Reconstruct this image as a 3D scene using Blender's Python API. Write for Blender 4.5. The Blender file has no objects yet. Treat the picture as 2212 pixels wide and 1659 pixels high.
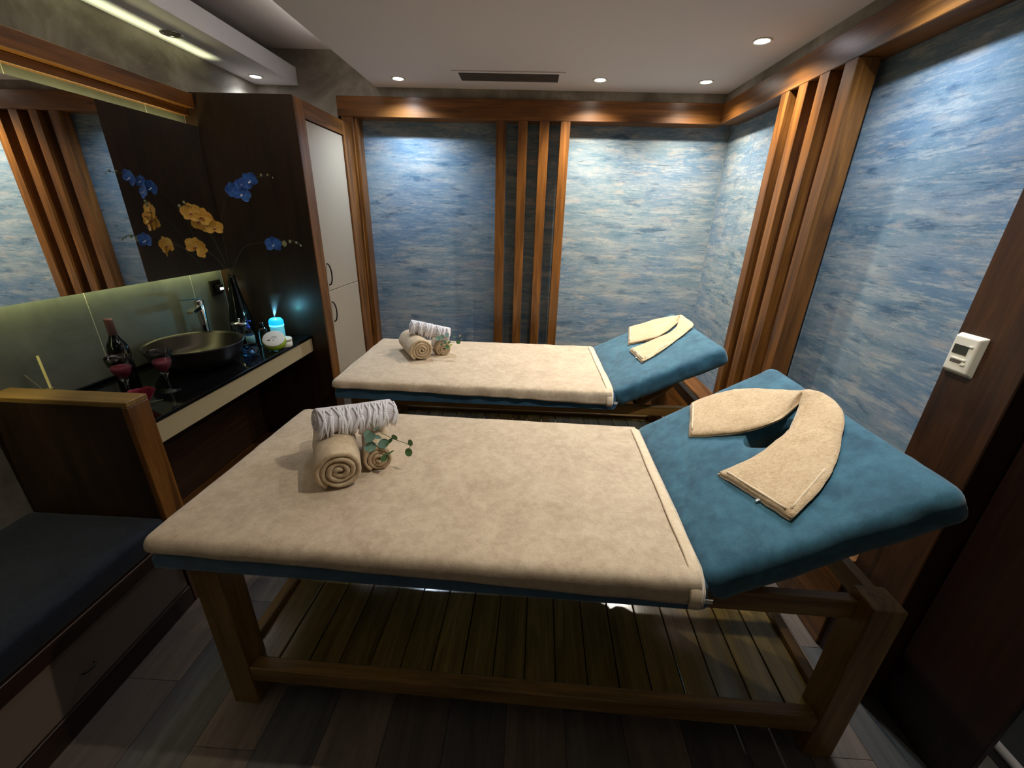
import bpy, bmesh, math, random
from math import sin, cos, pi, radians, sqrt
from mathutils import Vector, Matrix, noise
random.seed(7)
S = bpy.context.scene
COL = S.collection

# ------------------------------------------------------------------ camera
yaw, pitch, roll = radians(-1.93601639), radians(22.13102998), radians(1.71597639)
fw = Vector((sin(yaw)*cos(pitch), cos(yaw)*cos(pitch), -sin(pitch)))
rt = Vector((cos(yaw), -sin(yaw), 0)); up = rt.cross(fw)
rt2 = rt*cos(roll)+up*sin(roll); up2 = -rt*sin(roll)+up*cos(roll)
cam = bpy.data.objects.new('camera', bpy.data.cameras.new('camera')); COL.objects.link(cam)
m = Matrix((rt2, up2, -fw)).transposed().to_4x4(); m.translation = Vector((0, 0, 1.55))
cam.matrix_world = m
cam.data.sensor_width = 36; cam.data.lens = 886.54/2212*36; cam.data.clip_start = .02
S.camera = cam
# ------------------------------------------------------------------ world, exposure
W = bpy.data.worlds.new('world'); S.world = W; W.use_nodes = True
W.node_tree.nodes['Background'].inputs[0].default_value = (.05, .055, .07, 1)
W.node_tree.nodes['Background'].inputs[1].default_value = .1
S.view_settings.view_transform = 'Standard'; S.view_settings.look = 'None'
S.view_settings.exposure = 1.0; S.view_settings.gamma = 1; S.view_settings.use_curve_mapping = False

# ------------------------------------------------------------------ materials
def srgb(r, g, b):
    f = lambda c: (c/255)/12.92 if c/255 <= .04045 else ((c/255+.055)/1.055)**2.4
    return (f(r), f(g), f(b), 1)
class N:
    def __init__(s, name):
        s.m = bpy.data.materials.new(name); s.m.use_nodes = True; s.t = s.m.node_tree
        s.b = s.t.nodes['Principled BSDF']
    def n(s, typ, **k):
        n = s.t.nodes.new(typ)
        for a, v in k.items(): setattr(n, a, v)
        return n
    def l(s, a, b): s.t.links.new(a, b)
    def coord(s, scale, out='Object', rnd=True):
        tc = s.n('ShaderNodeTexCoord'); mp = s.n('ShaderNodeMapping'); mp.inputs['Scale'].default_value = scale
        s.l(tc.outputs[out], mp.inputs[0])
        if rnd:
            oi = s.n('ShaderNodeObjectInfo'); mu = s.n('ShaderNodeMath', operation='MULTIPLY'); mu.inputs[1].default_value = 37
            s.l(oi.outputs['Random'], mu.inputs[0]); s.l(mu.outputs[0], mp.inputs['Location'])
        return mp.outputs[0]
    def noise(s, vec, scale, detail=4, rough=.55, dist=0):
        n = s.n('ShaderNodeTexNoise'); n.inputs['Scale'].default_value = scale; n.inputs['Detail'].default_value = detail
        n.inputs['Roughness'].default_value = rough; n.inputs['Distortion'].default_value = dist
        if vec is not None: s.l(vec, n.inputs['Vector'])
        return n.outputs['Fac']
    def ramp(s, fac, stops):
        r = s.n('ShaderNodeValToRGB'); e = r.color_ramp.elements
        while len(e) < len(stops): e.new(.5)
        for i, (p, c) in enumerate(stops): e[i].position = p; e[i].color = c
        s.l(fac, r.inputs[0]); return r.outputs[0]
    def mix(s, a, b, fac, mode='MIX'):
        x = s.n('ShaderNodeMix', data_type='RGBA', blend_type=mode)
        for v, i in ((fac, 0), (a, 6), (b, 7)):
            if hasattr(v, 'is_linked') or isinstance(v, bpy.types.NodeSocket): s.l(v, x.inputs[i])
            else: x.inputs[i].default_value = v
        return x.outputs[2]
    def bump(s, h, strength, dist=.002):
        b = s.n('ShaderNodeBump'); b.inputs['Strength'].default_value = strength; b.inputs['Distance'].default_value = dist
        s.l(h, b.inputs['Height']); s.l(b.outputs[0], s.b.inputs['Normal'])
    def set(s, **k):
        for a, v in k.items():
            a = a.replace('_', ' ')
            if isinstance(v, bpy.types.NodeSocket): s.l(v, s.b.inputs[a])
            else: s.b.inputs[a].default_value = v
        return s.m
M = {}
def plain(name, col, rough=.5, metal=0, **k):
    q = N(name); M[name] = q.set(Base_Color=col, Roughness=rough, Metallic=metal, **k); return M[name]
def wood(name, c0, c1, axis, rough=.4, var=.25, spec=.5, contrast=1.0):
    q = N(name); a = 9; g = .7
    sc = {'X': (g, a, a), 'Y': (a, g, a), 'Z': (a, a, g)}[axis]
    v = q.coord(sc); f = q.noise(v, 1.6, 7, .6, 1.3)
    sc2 = tuple(x*8 if x == a else x*3 for x in sc)
    f2 = q.noise(q.coord(sc2), 2.0, 3, .6)
    c = q.ramp(f, [(.5-.17*contrast, c0), (.5, tuple((x+y)/2 for x, y in zip(c0, c1))), (.5+.17*contrast, c1)])
    c = q.mix(c, q.ramp(f2, [(.35, (.62, .6, .58, 1)), (.6, (1, 1, 1, 1))]), .7, 'MULTIPLY')
    oi = q.n('ShaderNodeObjectInfo'); mr = q.n('ShaderNodeMapRange'); mr.inputs[3].default_value = 1-var; mr.inputs[4].default_value = 1+var*.6
    q.l(oi.outputs['Random'], mr.inputs[0]); hsv = q.n('ShaderNodeHueSaturation'); q.l(mr.outputs[0], hsv.inputs['Value']); q.l(c, hsv.inputs['Color'])
    q.bump(f2, .12, .001)
    M[name] = q.set(Base_Color=hsv.outputs[0], Roughness=rough, Specular_IOR_Level=spec); return M[name]
for ax in 'XYZ':
    wood('walnut'+ax, srgb(64, 36, 13), srgb(150, 96, 40), ax, .36, .10, contrast=1.25)
    wood('veneer'+ax, srgb(36, 21, 12), srgb(58, 36, 20), ax, .42, .05)
    wood('table_wood'+ax, srgb(104, 76, 34), srgb(160, 122, 64), ax, .4, .12)
wood('post_wood', srgb(34, 19, 8), srgb(80, 46, 16), 'Z', .5, .05)
wood('door_wood', srgb(34, 16, 10), srgb(48, 24, 15), 'Z', .5, .05)
wood('shelf_wood', srgb(96, 80, 40), srgb(146, 122, 68), 'Y', .17, .22)
wood('orange_wood', srgb(120, 62, 20), srgb(190, 112, 46), 'Z', .45, .1)

q = N('floor_plank'); v = q.coord((9, .9, 9)); f = q.noise(v, 1.5, 7, .65, .8); f2 = q.noise(q.coord((70, 5, 70)), 1.5, 4, .6)
oi = q.n('ShaderNodeObjectInfo')
base = q.ramp(oi.outputs['Random'], [(0, srgb(76, 78, 78)), (.3, srgb(94, 88, 82)), (.65, srgb(116, 102, 90)), (1, srgb(88, 78, 72))])
c = q.mix(base, q.ramp(f, [(.3, (.45, .44, .45, 1)), (.5, (.85, .82, .8, 1)), (.68, (1.25, 1.2, 1.15, 1))]), .9, 'MULTIPLY')
c = q.mix(c, q.ramp(f2, [(.35, (.75, .75, .75, 1)), (.6, (1, 1, 1, 1))]), .6, 'MULTIPLY')
q.bump(f2, .15, .001); M['floor'] = q.set(Base_Color=c, Roughness=.5)

def wallpaper(name, along):
    q = N(name)
    def vec(h, v): return q.coord((h, h*.01, v) if along == 'X' else (h*.01, h, v), rnd=False)
    big = q.noise(vec(1.3, 3.0), 1.0, 3, .5)
    mid = q.noise(vec(2.4, 12), 1.0, 7, .68, .25)
    st = q.noise(vec(9, 130), 1.0, 5, .72, .2)
    blot = q.noise(vec(5.0, 17), 1.0, 4, .55, .3)
    warm = q.noise(vec(3.4, 13), 1.7, 5, .65)
    weave = q.noise(vec(190, 260), 1.0, 2, .5)
    c = q.ramp(mid, [(.28, srgb(84, 112, 132)), (.44, srgb(112, 136, 150)), (.58, srgb(136, 150, 158)), (.74, srgb(156, 164, 164))])
    c = q.mix(c, srgb(92, 122, 156), q.ramp(big, [(.45, (0, 0, 0, 1)), (.62, (.45, .45, .45, 1))]))
    c = q.mix(c, srgb(172, 164, 156), q.ramp(warm, [(.54, (0, 0, 0, 1)), (.66, (.55, .55, .55, 1))]))
    c = q.mix(c, srgb(176, 180, 178), q.ramp(st, [(.54, (0, 0, 0, 1)), (.64, (.42, .42, .42, 1))]))
    fine = q.noise(vec(24, 150), 1.0, 4, .7, .2)
    def ragged(src, k):
        n_ = q.n('ShaderNodeMath', operation='MULTIPLY_ADD'); q.l(fine, n_.inputs[0]); n_.inputs[1].default_value = k; q.l(src, n_.inputs[2]); return n_.outputs[0]
    c = q.mix(c, srgb(66, 94, 118), q.ramp(ragged(blot, .45), [(.80, (0, 0, 0, 1)), (.92, (.75, .75, .75, 1))]))
    lt = q.noise(vec(3.0, 22), 1.0, 5, .65, .3)
    c = q.mix(c, srgb(178, 180, 176), q.ramp(ragged(lt, .6), [(.82, (0, 0, 0, 1)), (.95, (.6, .6, .6, 1))]))
    c = q.mix(c, srgb(62, 84, 100), q.ramp(q.noise(vec(7, 95), 1.0, 4, .55, .4), [(.62, (0, 0, 0, 1)), (.70, (.6, .6, .6, 1))]))
    c = q.mix(c, q.ramp(weave, [(.3, (.86, .86, .86, 1)), (.7, (1.06, 1.06, 1.06, 1))]), .7, 'MULTIPLY')
    M[name] = q.set(Base_Color=c, Roughness=.8, Specular_IOR_Level=.2); return M[name]
wallpaper('paperX', 'X'); wallpaper('paperY', 'Y')

def cloth(name, c0, c1, s1=9, s2=45, pile=420, bs=.35, rough=.95, sheen=.3, cm=.5, bd=.002):
    q = N(name); v = q.coord((1, 1, 1), rnd=False)
    a = q.noise(v, s1, 5, .65, .6); b = q.noise(v, s2, 4, .6); p = q.noise(v, pile, 2, .6)
    c = q.ramp(a, [(.36, c0), (.62, c1)])
    c = q.mix(c, q.mix(c0, c1, q.ramp(b, [(.4, (0, 0, 0, 1)), (.6, (1, 1, 1, 1))])), cm)
    c = q.mix(c, q.ramp(p, [(.3, (.72, .7, .68, 1)), (.65, (1, 1, 1, 1))]), .55, 'MULTIPLY')
    q.bump(p, bs, bd)
    M[name] = q.set(Base_Color=c, Roughness=rough, Sheen_Weight=sheen, Specular_IOR_Level=.2); return M[name]
cloth('sheet', srgb(184, 162, 136), srgb(210, 190, 162))
cloth('terry', srgb(196, 166, 128), srgb(222, 196, 158), 14, 90, 260, .6, bd=.004)
cloth('roll_terry', srgb(186, 160, 126), srgb(214, 192, 158), 10, 70, 320, .5)
cloth('hammam', srgb(206, 200, 206), srgb(230, 224, 226), 10, 80, 500, .3)
cloth('fringe', srgb(236, 234, 240), srgb(248, 246, 248), 30, 120, 500, .3)
cloth('hem', srgb(218, 194, 160), srgb(232, 212, 182), 20, 90, 500, .3)
cloth('teal', srgb(38, 78, 98), srgb(64, 112, 132), 6, 26, 300, .10, .75, .25, .35)
cloth('teal_side', srgb(32, 72, 102), srgb(52, 102, 136), 7, 30, 300, .12, .8, .5, .3)
cloth('navy_cushion', srgb(18, 22, 32), srgb(29, 34, 46), 9, 60, 500, .4, .9, .1)

q = N('plaster'); v = q.coord((1, 1, 1), rnd=False); a = q.noise(v, 2.2, 7, .65, 1.2); b = q.noise(v, 14, 4, .6)
c = q.ramp(a, [(.3, srgb(96, 88, 76)), (.5, srgb(140, 132, 118)), (.7, srgb(176, 168, 154))])
c = q.mix(c, q.ramp(b, [(.3, (.8, .8, .8, 1)), (.7, (1, 1, 1, 1))]), .6, 'MULTIPLY'); q.bump(a, .3, .01)
M['plaster'] = q.set(Base_Color=c, Roughness=.75)
q = N('tile'); v = q.coord((1, 1, 1), rnd=False); a = q.noise(v, 3, 6, .65, .8)
M['tile'] = q.set(Base_Color=q.ramp(a, [(.3, srgb(84, 88, 80)), (.7, srgb(114, 116, 104))]), Roughness=.5)
plain('grout', srgb(206, 202, 180), .7)
plain('ceiling', srgb(210, 201, 197), .85)
plain('soffit', srgb(214, 214, 218), .8)
q = N('granite'); v = q.coord((1, 1, 1), rnd=False); a = q.noise(v, 260, 2, .5)
M['granite'] = q.set(Base_Color=q.ramp(a, [(.55, srgb(8, 8, 9)), (.72, srgb(34, 34, 36))]), Roughness=.08)
plain('cream', srgb(180, 162, 126), .4)
plain('bench_panel', srgb(122, 106, 92), .4)
plain('door_cream', srgb(176, 160, 138), .4)
plain('mirror', (.80, .82, .80, 1), .0, 1)
plain('mirror_back', srgb(90, 100, 90), .5)
plain('chrome', (.75, .75, .76, 1), .12, 1)
plain('steel_bowl', srgb(62, 58, 52), .3, .8)
plain('bowl_out', srgb(40, 36, 34), .4, .5)
plain('threshold', (.9, .88, .86, 1), .35, .35)
plain('dark_metal', srgb(60, 56, 50), .35, .8)
plain('black', srgb(10, 10, 11), .3)
plain('black_gloss', srgb(7, 8, 8), .08)
plain('white_plastic', srgb(232, 228, 212), .35)
plain('screen', srgb(58, 60, 52), .15)
plain('vent_dark', srgb(96, 88, 82), .6)
plain('foil', srgb(168, 128, 120), .3, .5)
plain('label_white', srgb(216, 214, 206), .5)
plain('seam', srgb(138, 150, 156), .8)
plain('pale_label', srgb(130, 190, 210), .5)
plain('lime', srgb(150, 180, 30), .35)
plain('wine_red', srgb(120, 6, 50), .4)
plain('rose_red', srgb(128, 10, 40), .7)
plain('cyan_body', srgb(120, 214, 232), .4, Emission_Color=srgb(90, 200, 235), Emission_Strength=.18)
plain('cyan_glow', srgb(60, 200, 240), .4, Emission_Color=srgb(20, 190, 250), Emission_Strength=.5)
plain('cyan_ring', srgb(150, 240, 250), .3, Emission_Color=srgb(110, 235, 250), Emission_Strength=.75)
plain('lamp_cool', (1, 1, 1, 1), .5, Emission_Color=(.85, .9, 1, 1), Emission_Strength=18)
plain('lamp_warm', (1, 1, 1, 1), .5, Emission_Color=(1, .93, .82, 1), Emission_Strength=18)
plain('lamp_off', srgb(60, 50, 52), .1, .7)
plain('led', (1, 1, 1, 1), .5, Emission_Color=(.86, .85, .42, 1), Emission_Strength=1.2)
plain('phone_light', (1, 1, 1, 1), .4, Emission_Color=(.95, 1, .85, 1), Emission_Strength=2.5)
plain('stem_green', srgb(70, 84, 44), .6)
plain('stem_brown', srgb(70, 62, 34), .6)
plain('leaf', srgb(92, 132, 82), .55)
plain('leaf_blue', srgb(112, 146, 130), .55)
plain('leaf_tiny', srgb(196, 190, 130), .6)
q = N('petal_yellow'); a = q.noise(q.coord((1, 1, 1)), 26, 3)
M['petal_yellow'] = q.set(Base_Color=q.ramp(a, [(.3, srgb(222, 156, 48)), (.65, srgb(248, 206, 100))]), Roughness=.6)
q = N('petal_blue'); a = q.noise(q.coord((1, 1, 1)), 26, 3)
M['petal_blue'] = q.set(Base_Color=q.ramp(a, [(.3, srgb(24, 62, 150)), (.65, srgb(66, 126, 214))]), Roughness=.6)
plain('petal_white', srgb(220, 226, 240), .6)
plain('petal_red', srgb(150, 60, 40), .6)
plain('bud', srgb(150, 150, 110), .6)
plain('reed', srgb(206, 190, 130), .7)
plain('glass', (1, 1, 1, 1), .01, Transmission_Weight=1.0, IOR=1.45)
plain('glass_blue', srgb(150, 190, 240), .02, Transmission_Weight=1.0, IOR=1.45)
plain('cotton', srgb(200, 198, 196), .9)
plain('blue_plastic', srgb(50, 90, 220), .3)
plain('hall_dark', srgb(70, 70, 64), .6)
plain('hall_floor', srgb(44, 46, 48), .3)
q = N('mist'); t = q.t; t.nodes.remove(q.b)
tc = q.n('ShaderNodeTexCoord'); nz = q.noise(tc.outputs['Object'], 38, 3, .6, .6)
sep = q.n('ShaderNodeSeparateXYZ'); q.l(tc.outputs['Object'], sep.inputs[0])
mr = q.n('ShaderNodeMapRange'); mr.inputs[1].default_value = 0; mr.inputs[2].default_value = .15; mr.inputs[3].default_value = 22; mr.inputs[4].default_value = 0
q.l(sep.outputs['Z'], mr.inputs[0]); mm = q.n('ShaderNodeMath', operation='MULTIPLY'); q.l(nz, mm.inputs[0]); q.l(mr.outputs[0], mm.inputs[1])
mx = q.n('ShaderNodeMath', operation='MULTIPLY_ADD'); q.l(sep.outputs['Z'], mx.inputs[0]); mx.inputs[1].default_value = -.25; mx.inputs[2].default_value = .0075
ax_ = q.n('ShaderNodeMath', operation='ADD'); q.l(sep.outputs['X'], ax_.inputs[0]); q.l(mx.outputs[0], ax_.inputs[1])
cv_ = q.n('ShaderNodeCombineXYZ'); q.l(ax_.outputs[0], cv_.inputs[0]); q.l(sep.outputs['Y'], cv_.inputs[1]); ln_ = q.n('ShaderNodeVectorMath', operation='LENGTH'); q.l(cv_.outputs[0], ln_.inputs[0])
rz_ = q.n('ShaderNodeMath', operation='MULTIPLY_ADD'); q.l(sep.outputs['Z'], rz_.inputs[0]); rz_.inputs[1].default_value = .33; rz_.inputs[2].default_value = .003
dv_ = q.n('ShaderNodeMath', operation='DIVIDE'); q.l(ln_.outputs['Value'], dv_.inputs[0]); q.l(rz_.outputs[0], dv_.inputs[1])
fo_ = q.n('ShaderNodeMapRange', interpolation_type='SMOOTHSTEP'); fo_.inputs[1].default_value = .1; fo_.inputs[2].default_value = .95; fo_.inputs[3].default_value = 1; fo_.inputs[4].default_value = 0; q.l(dv_.outputs[0], fo_.inputs[0])
m2_ = q.n('ShaderNodeMath', operation='MULTIPLY'); q.l(mm.outputs[0], m2_.inputs[0]); q.l(fo_.outputs[0], m2_.inputs[1]); mm = m2_
vs = q.n('ShaderNodeVolumeScatter'); vs.inputs['Color'].default_value = (.85, .93, 1, 1); q.l(mm.outputs[0], vs.inputs['Density'])
q.l(vs.outputs[0], t.nodes['Material Output'].inputs['Volume']); M['mist'] = q.m

# ------------------------------------------------------------------ builders
WC = {}
def thing(name, label, cat, loc=(0, 0, 0), rot=(0, 0, 0), group=None, local=False):
    o = bpy.data.objects.new(name, None); COL.objects.link(o); o.empty_display_size = .05
    o.location = loc; o.rotation_euler = rot; o['label'] = label; o['category'] = cat
    if group: o['group'] = group
    WC[o] = Vector((0, 0, 0)) if local else Vector(loc)
    return o
def mk(name, vf, mat, parent=None, smooth=False, label=None):
    vs, fs = vf
    off = WC.get(parent, Vector((0, 0, 0))) if parent else Vector((0, 0, 0))
    me = bpy.data.meshes.new(name); me.from_pydata([tuple(Vector(v)-off) for v in vs], [], fs); me.update()
    if smooth:
        me.polygons.foreach_set('use_smooth', [True]*len(me.polygons))
    me.materials.append(M[mat] if isinstance(mat, str) else mat)
    o = bpy.data.objects.new(name, me); COL.objects.link(o)
    if parent: o.parent = parent; WC[o] = off
    if label: o['label'] = label
    return o
def fixn(o):
    bm = bmesh.new(); bm.from_mesh(o.data); bmesh.ops.recalc_face_normals(bm, faces=bm.faces); bm.to_mesh(o.data); bm.free(); return o
def tag(o, label, cat, group=None):
    o['label'] = label; o['category'] = cat
    if group: o['group'] = group
    return o
def struct(o): o['kind'] = 'structure'; return o
def boxvf(x0, x1, y0, y1, z0, z1):
    v = [(x, y, z) for z in (z0, z1) for y in (y0, y1) for x in (x0, x1)]
    return v, [(0, 2, 3, 1), (4, 5, 7, 6), (0, 1, 5, 4), (2, 6, 7, 3), (0, 4, 6, 2), (1, 3, 7, 5)]
def join(*parts):
    V, F = [], []
    for v, f in parts:
        n = len(V); V += list(v); F += [tuple(i+n for i in g) for g in f]
    return V, F
def bx(name, d, mat, parent=None, bev=.002, label=None):
    x0, x1, y0, y1, z0, z1 = d
    if bev and min(x1-x0, y1-y0, z1-z0) > 3*bev:
        b = bev; V = []
        for z, zz in ((z0, 1), (z1, -1)):
            for y, yy in ((y0, 1), (y1, -1)):
                for x, xx in ((x0, 1), (x1, -1)):
                    V += [(x, y+yy*b, z+zz*b), (x+xx*b, y, z+zz*b), (x+xx*b, y+yy*b, z)]
        ms = bpy.data.meshes.new('t'); bm = bmesh.new()
        for p in V: bm.verts.new(p)
        bmesh.ops.convex_hull(bm, input=bm.verts); bmesh.ops.dissolve_limit(bm, angle_limit=.01, verts=bm.verts, edges=bm.edges)
        bm.verts.index_update(); vs = [tuple(v.co) for v in bm.verts]; fs = [tuple(v.index for v in f.verts) for f in bm.faces]; bm.free()
        return mk(name, (vs, fs), mat, parent, label=label)
    return mk(name, boxvf(*d), mat, parent, label=label)
def frames(path):
    P = [Vector(p) for p in path]; T = []
    for i in range(len(P)): T.append((P[min(i+1, len(P)-1)]-P[max(i-1, 0)]).normalized())
    a = Vector((0, 0, 1)) if abs(T[0].z) < .9 else Vector((1, 0, 0)); u = T[0].cross(a).normalized(); out = []
    for i in range(len(P)):
        u = (u-T[i]*u.dot(T[i])).normalized(); out.append((P[i], u, T[i].cross(u)))
    return out
def tube(path, rad, n=8, caps=True):
    V, F = [], []; fr = frames(path)
    for i, (p, u, w) in enumerate(fr):
        r = rad[i] if hasattr(rad, '__len__') else rad
        for k in range(n): a = 2*pi*k/n; V.append(p+(u*cos(a)+w*sin(a))*r)
    for i in range(len(fr)-1):
        for k in range(n): F.append((i*n+k, i*n+(k+1) % n, (i+1)*n+(k+1) % n, (i+1)*n+k))
    if caps: F += [tuple(range(n))[::-1], tuple((len(fr)-1)*n+k for k in range(n))]
    return V, F
def lathe(prof, c=(0, 0, 0), n=32, sx=1, sy=1, closed=False):
    V, F = [], []; m_ = len(prof)
    for (r, z) in prof:
        for k in range(n): a = 2*pi*k/n; V.append((c[0]+r*cos(a)*sx, c[1]+r*sin(a)*sy, c[2]+z))
    R = m_ if closed else m_-1
    for i in range(R):
        j = (i+1) % m_
        for k in range(n): F.append((i*n+k, i*n+(k+1) % n, j*n+(k+1) % n, j*n+k))
    if not closed: F += [tuple(range(n))[::-1], tuple((m_-1)*n+k for k in range(n))]
    return V, F
def xf(vf, fn): return [fn(Vector(v)) for v in vf[0]], vf[1]
def catmull(pts, k):
    P = [Vector(p) for p in pts]; P = [P[0]*2-P[1]]+P+[P[-1]*2-P[-2]]; out = []
    for i in range(1, len(P)-2):
        for j in range(k):
            t = j/k; a, b, c, d = P[i-1:i+3]
            out.append(.5*((2*b)+(c-a)*t+(2*a-5*b+4*c-d)*t*t+(3*b-a-3*c+d)*t**3))
    out.append(P[-2]); return out
def axisvals(lo, hi, r, n, extra=()):
    c = [lo, lo+r*.25, lo+r*.55, lo+r]+[lo+r+(hi-lo-2*r)*i/n for i in range(1, n)]+[hi-r, hi-r*.55, hi-r*.25, hi]
    for e in extra:
        if min(abs(e-x) for x in c) > 1e-4: c.append(e)
    return sorted(c)
def rbox(x0, x1, y0, y1, z0, z1, r, nx=20, ny=10, nz=2, keep=None, disp=None, ex=(), ez=()):
    xs, ys, zs = axisvals(x0, x1, r, nx, ex), axisvals(y0, y1, r, ny), axisvals(z0, z1, r, nz, ez)
    key, V, F = {}, [], []
    lo, hi = (x0+r, y0+r, z0+r), (x1-r, y1-r, z1-r)
    def vid(p):
        k = tuple(round(c, 5) for c in p)
        if k in key: return key[k]
        q_ = Vector([min(max(c, l), h) for c, l, h in zip(p, lo, hi)]); d = Vector(p)-q_
        nn = d.normalized(); P = q_+nn*r
        if disp: P = disp(P, nn)
        key[k] = len(V); V.append(P); return key[k]
    def face(a, b, fix, flip):
        for i in range(len(a)-1):
            for j in range(len(b)-1):
                c4 = [fix(a[i], b[j]), fix(a[i+1], b[j]), fix(a[i+1], b[j+1]), fix(a[i], b[j+1])]
                cc = [sum(c[t] for c in c4)/4 for t in range(3)]
                if keep and not keep(cc): continue
                ids = [vid(c) for c in c4]
                F.append(tuple(ids[::-1] if flip else ids))
    face(xs, ys, lambda a, b: (a, b, z0), True); face(xs, ys, lambda a, b: (a, b, z1), False)
    face(xs, zs, lambda a, b: (a, y0, b), False); face(xs, zs, lambda a, b: (a, y1, b), True)
    face(ys, zs, lambda a, b: (x0, a, b), True); face(ys, zs, lambda a, b: (x1, a, b), False)
    return V, F
def light(name, typ, loc, energy, color, parent=None, **k):
    d = bpy.data.lights.new(name, typ); d.energy = energy; d.color = color
    for a, v in k.items(): setattr(d, a, v)
    o = bpy.data.objects.new(name, d); COL.objects.link(o); off = WC.get(parent, Vector((0, 0, 0)))
    o.location = Vector(loc)-off
    if parent: o.parent = parent
    return o
def nz3(p, s, seed=0): return noise.noise(Vector(p)*s+Vector((seed*7.3, seed*3.1, seed*1.7)))

# ------------------------------------------------------------------ structure
XL, XR, YB, XREC, YREC = -1.90, 1.22, 3.23, 1.34, 3.35
ZC, ZH, ZBM = 2.33, 2.53, 2.155
fl = struct(mk('floor', boxvf(-2.0, 1.64, -1.3, 3.5, -.06, -.004), 'black'))
PW = .193
for ci in range(18):
    x0 = -1.945+ci*PW
    if x0 > 1.55: break
    y = -.3-random.random()*.62
    while y < 3.4:
        L = .62; a, b = max(y, -1.2), min(y+L, 3.36)
        if b-a > .03 and b > .1: bx('plank', (x0+.0008, min(x0+PW-.0008, 1.567), a+.0008, b-.0008, -.004, 0), 'floor', fl, 0)
        y += L
wb = struct(mk('wall_back', join(boxvf(-1.36, 1.46, YREC, YREC+.1, 0, 2.4)), 'paperX'))
wr = struct(mk('wall_right', boxvf(XREC, XREC+.1, 1.15, YREC+.1, 0, 2.4), 'paperY'))
bx('corner_seam', (XREC-.004, XREC-.0005, YREC-.004, YREC-.0005, .43, 2.1), 'seam', wb, 0)
bx('paper_seam', (XREC-.0012, XREC, 2.955, 2.957, .43, 2.1), 'seam', wr, 0)
# plaster above the beams
struct(mk('trim_1', join(boxvf(-1.90, 1.46, 3.245, 3.45, 2.27, ZH), boxvf(-1.90, -1.357, 3.243, 3.45, 2.0, 2.2699)), 'plaster'))
struct(mk('trim_2', boxvf(1.235, 1.46, -1.2, 3.245, 2.27, ZH), 'plaster'))
wl = struct(mk('wall_left', boxvf(XL-.1, XL, -1.2, 3.36, 0, ZH+.05), 'plaster'))
struct(mk('wall_front', boxvf(-2.0, 2.9, -1.3, -1.2, 0, ZH+.05), 'hall_dark'))
ce = struct(mk('ceiling', boxvf(-1.08, 1.46, -1.25, 3.3, ZC, ZC+.05), 'ceiling'))
struct(mk('ceiling_upper', boxvf(-2.0, 2.9, -1.3, 3.5, ZH, ZH+.08), 'ceiling'))
struct(mk('ceiling_soffit', boxvf(XL, -1.61, -1.2, 3.245, ZC, ZC+.10), 'soffit'))
# tiles over the vanity
struct(mk('trim_3', boxvf(XL, -1.8706, -1.2, 2.48, .80, 2.0), 'grout'))
ty = [-.66, -.08, .50, 1.08, 1.66, 2.237, 2.478]
tl = bpy.data.objects['trim_3']
for a, b in zip(ty[:-1], ty[1:]):
    bx('tile', (-1.8706, -1.8700, a+.0018, b-.0018, .80, 1.997), 'tile', tl, 0)
# base boards (wainscot ledge)
bb = struct(bx('baseboard_right', (XR-.01, XREC, 1.19, YB, 0, .43), 'walnutY', None, .003))
bb2 = struct(bx('baseboard_back', (-1.24, XR-.01, YB, YREC, 0, .30), 'walnutX', None, .003))
# beams
bmb = struct(bx('trim_4', (-1.355, XR+.02, YB, YREC, ZBM, 2.275), 'walnutX', None, .003))
bmr = struct(bx('trim_5', (XR, XREC, -1.2, YB, ZBM, 2.275), 'walnutY', None, .003))
# left post of the back frame
po = struct(bx('trim_6', (-1.335, -1.255, YB, YREC, 0, ZBM), 'walnutZ', None, .003))
bx('edge_strip', (-1.255, -1.235, YB+.02, YREC, 0, ZBM), 'walnutZ', po, .002)
# slats
def slatgroup(name, label, spans, back):
    for i, (a, b) in enumerate(spans):
        d = (a, b, YB, YB+.09, 0, ZBM) if back else (XR, XR+.085, a, b, 0, ZBM)
        o = bx('wood_slat', d, 'walnutZ', None, .002); o.data.name = 'wood_slat'
        tag(o, label[i], 'slat', name)
slatgroup('vertical slats on the back wall', ['vertical walnut slat on back wall, leftmost of four', 'vertical walnut slat on back wall, second from left', 'vertical walnut slat on back wall, third from left', 'vertical walnut slat on back wall, rightmost of four'],
          [(-.271, -.203), (-.119, -.056), (.025, .090), (.167, .232)], True)
slatgroup('vertical slats on the right wall', ['vertical walnut slat on right wall, farthest from the camera, nearest the corner', 'vertical walnut slat on right wall, second from the room corner', 'vertical walnut slat on right wall, third from the room corner', 'wide looking walnut slat on right wall, nearest the camera with broad side showing'],
          [(2.437, 2.503), (2.290, 2.357), (2.140, 2.208), (1.978, 2.052)], False)
# thermostat post and door panel
tp = struct(bx('trim_7', (XR, XREC, .995, 1.19, 0, ZBM), 'post_wood', None, .003))
dr = struct(bx('door_1', (1.30, 1.32, .722, .995, 0, ZBM), 'door_wood', None, .003))
struct(mk('wall_hall', join(boxvf(2.7, 2.8, -1.2, 3.4, 0, ZH), boxvf(1.44, 2.8, 1.15, 1.2, 0, ZH), boxvf(1.361, 1.46, .92, 1.2, 0, ZH)), 'hall_dark'))
struct(mk('floor_hall', boxvf(1.60, 2.8, -1.2, 1.3, -.06, -.001), 'hall_floor'))
struct(mk('trim_8', tube([(1.584, -1.1, 0), (1.584, .5, 0), (1.584, .90, 0)], .017, 16), 'threshold', smooth=True))

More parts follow.
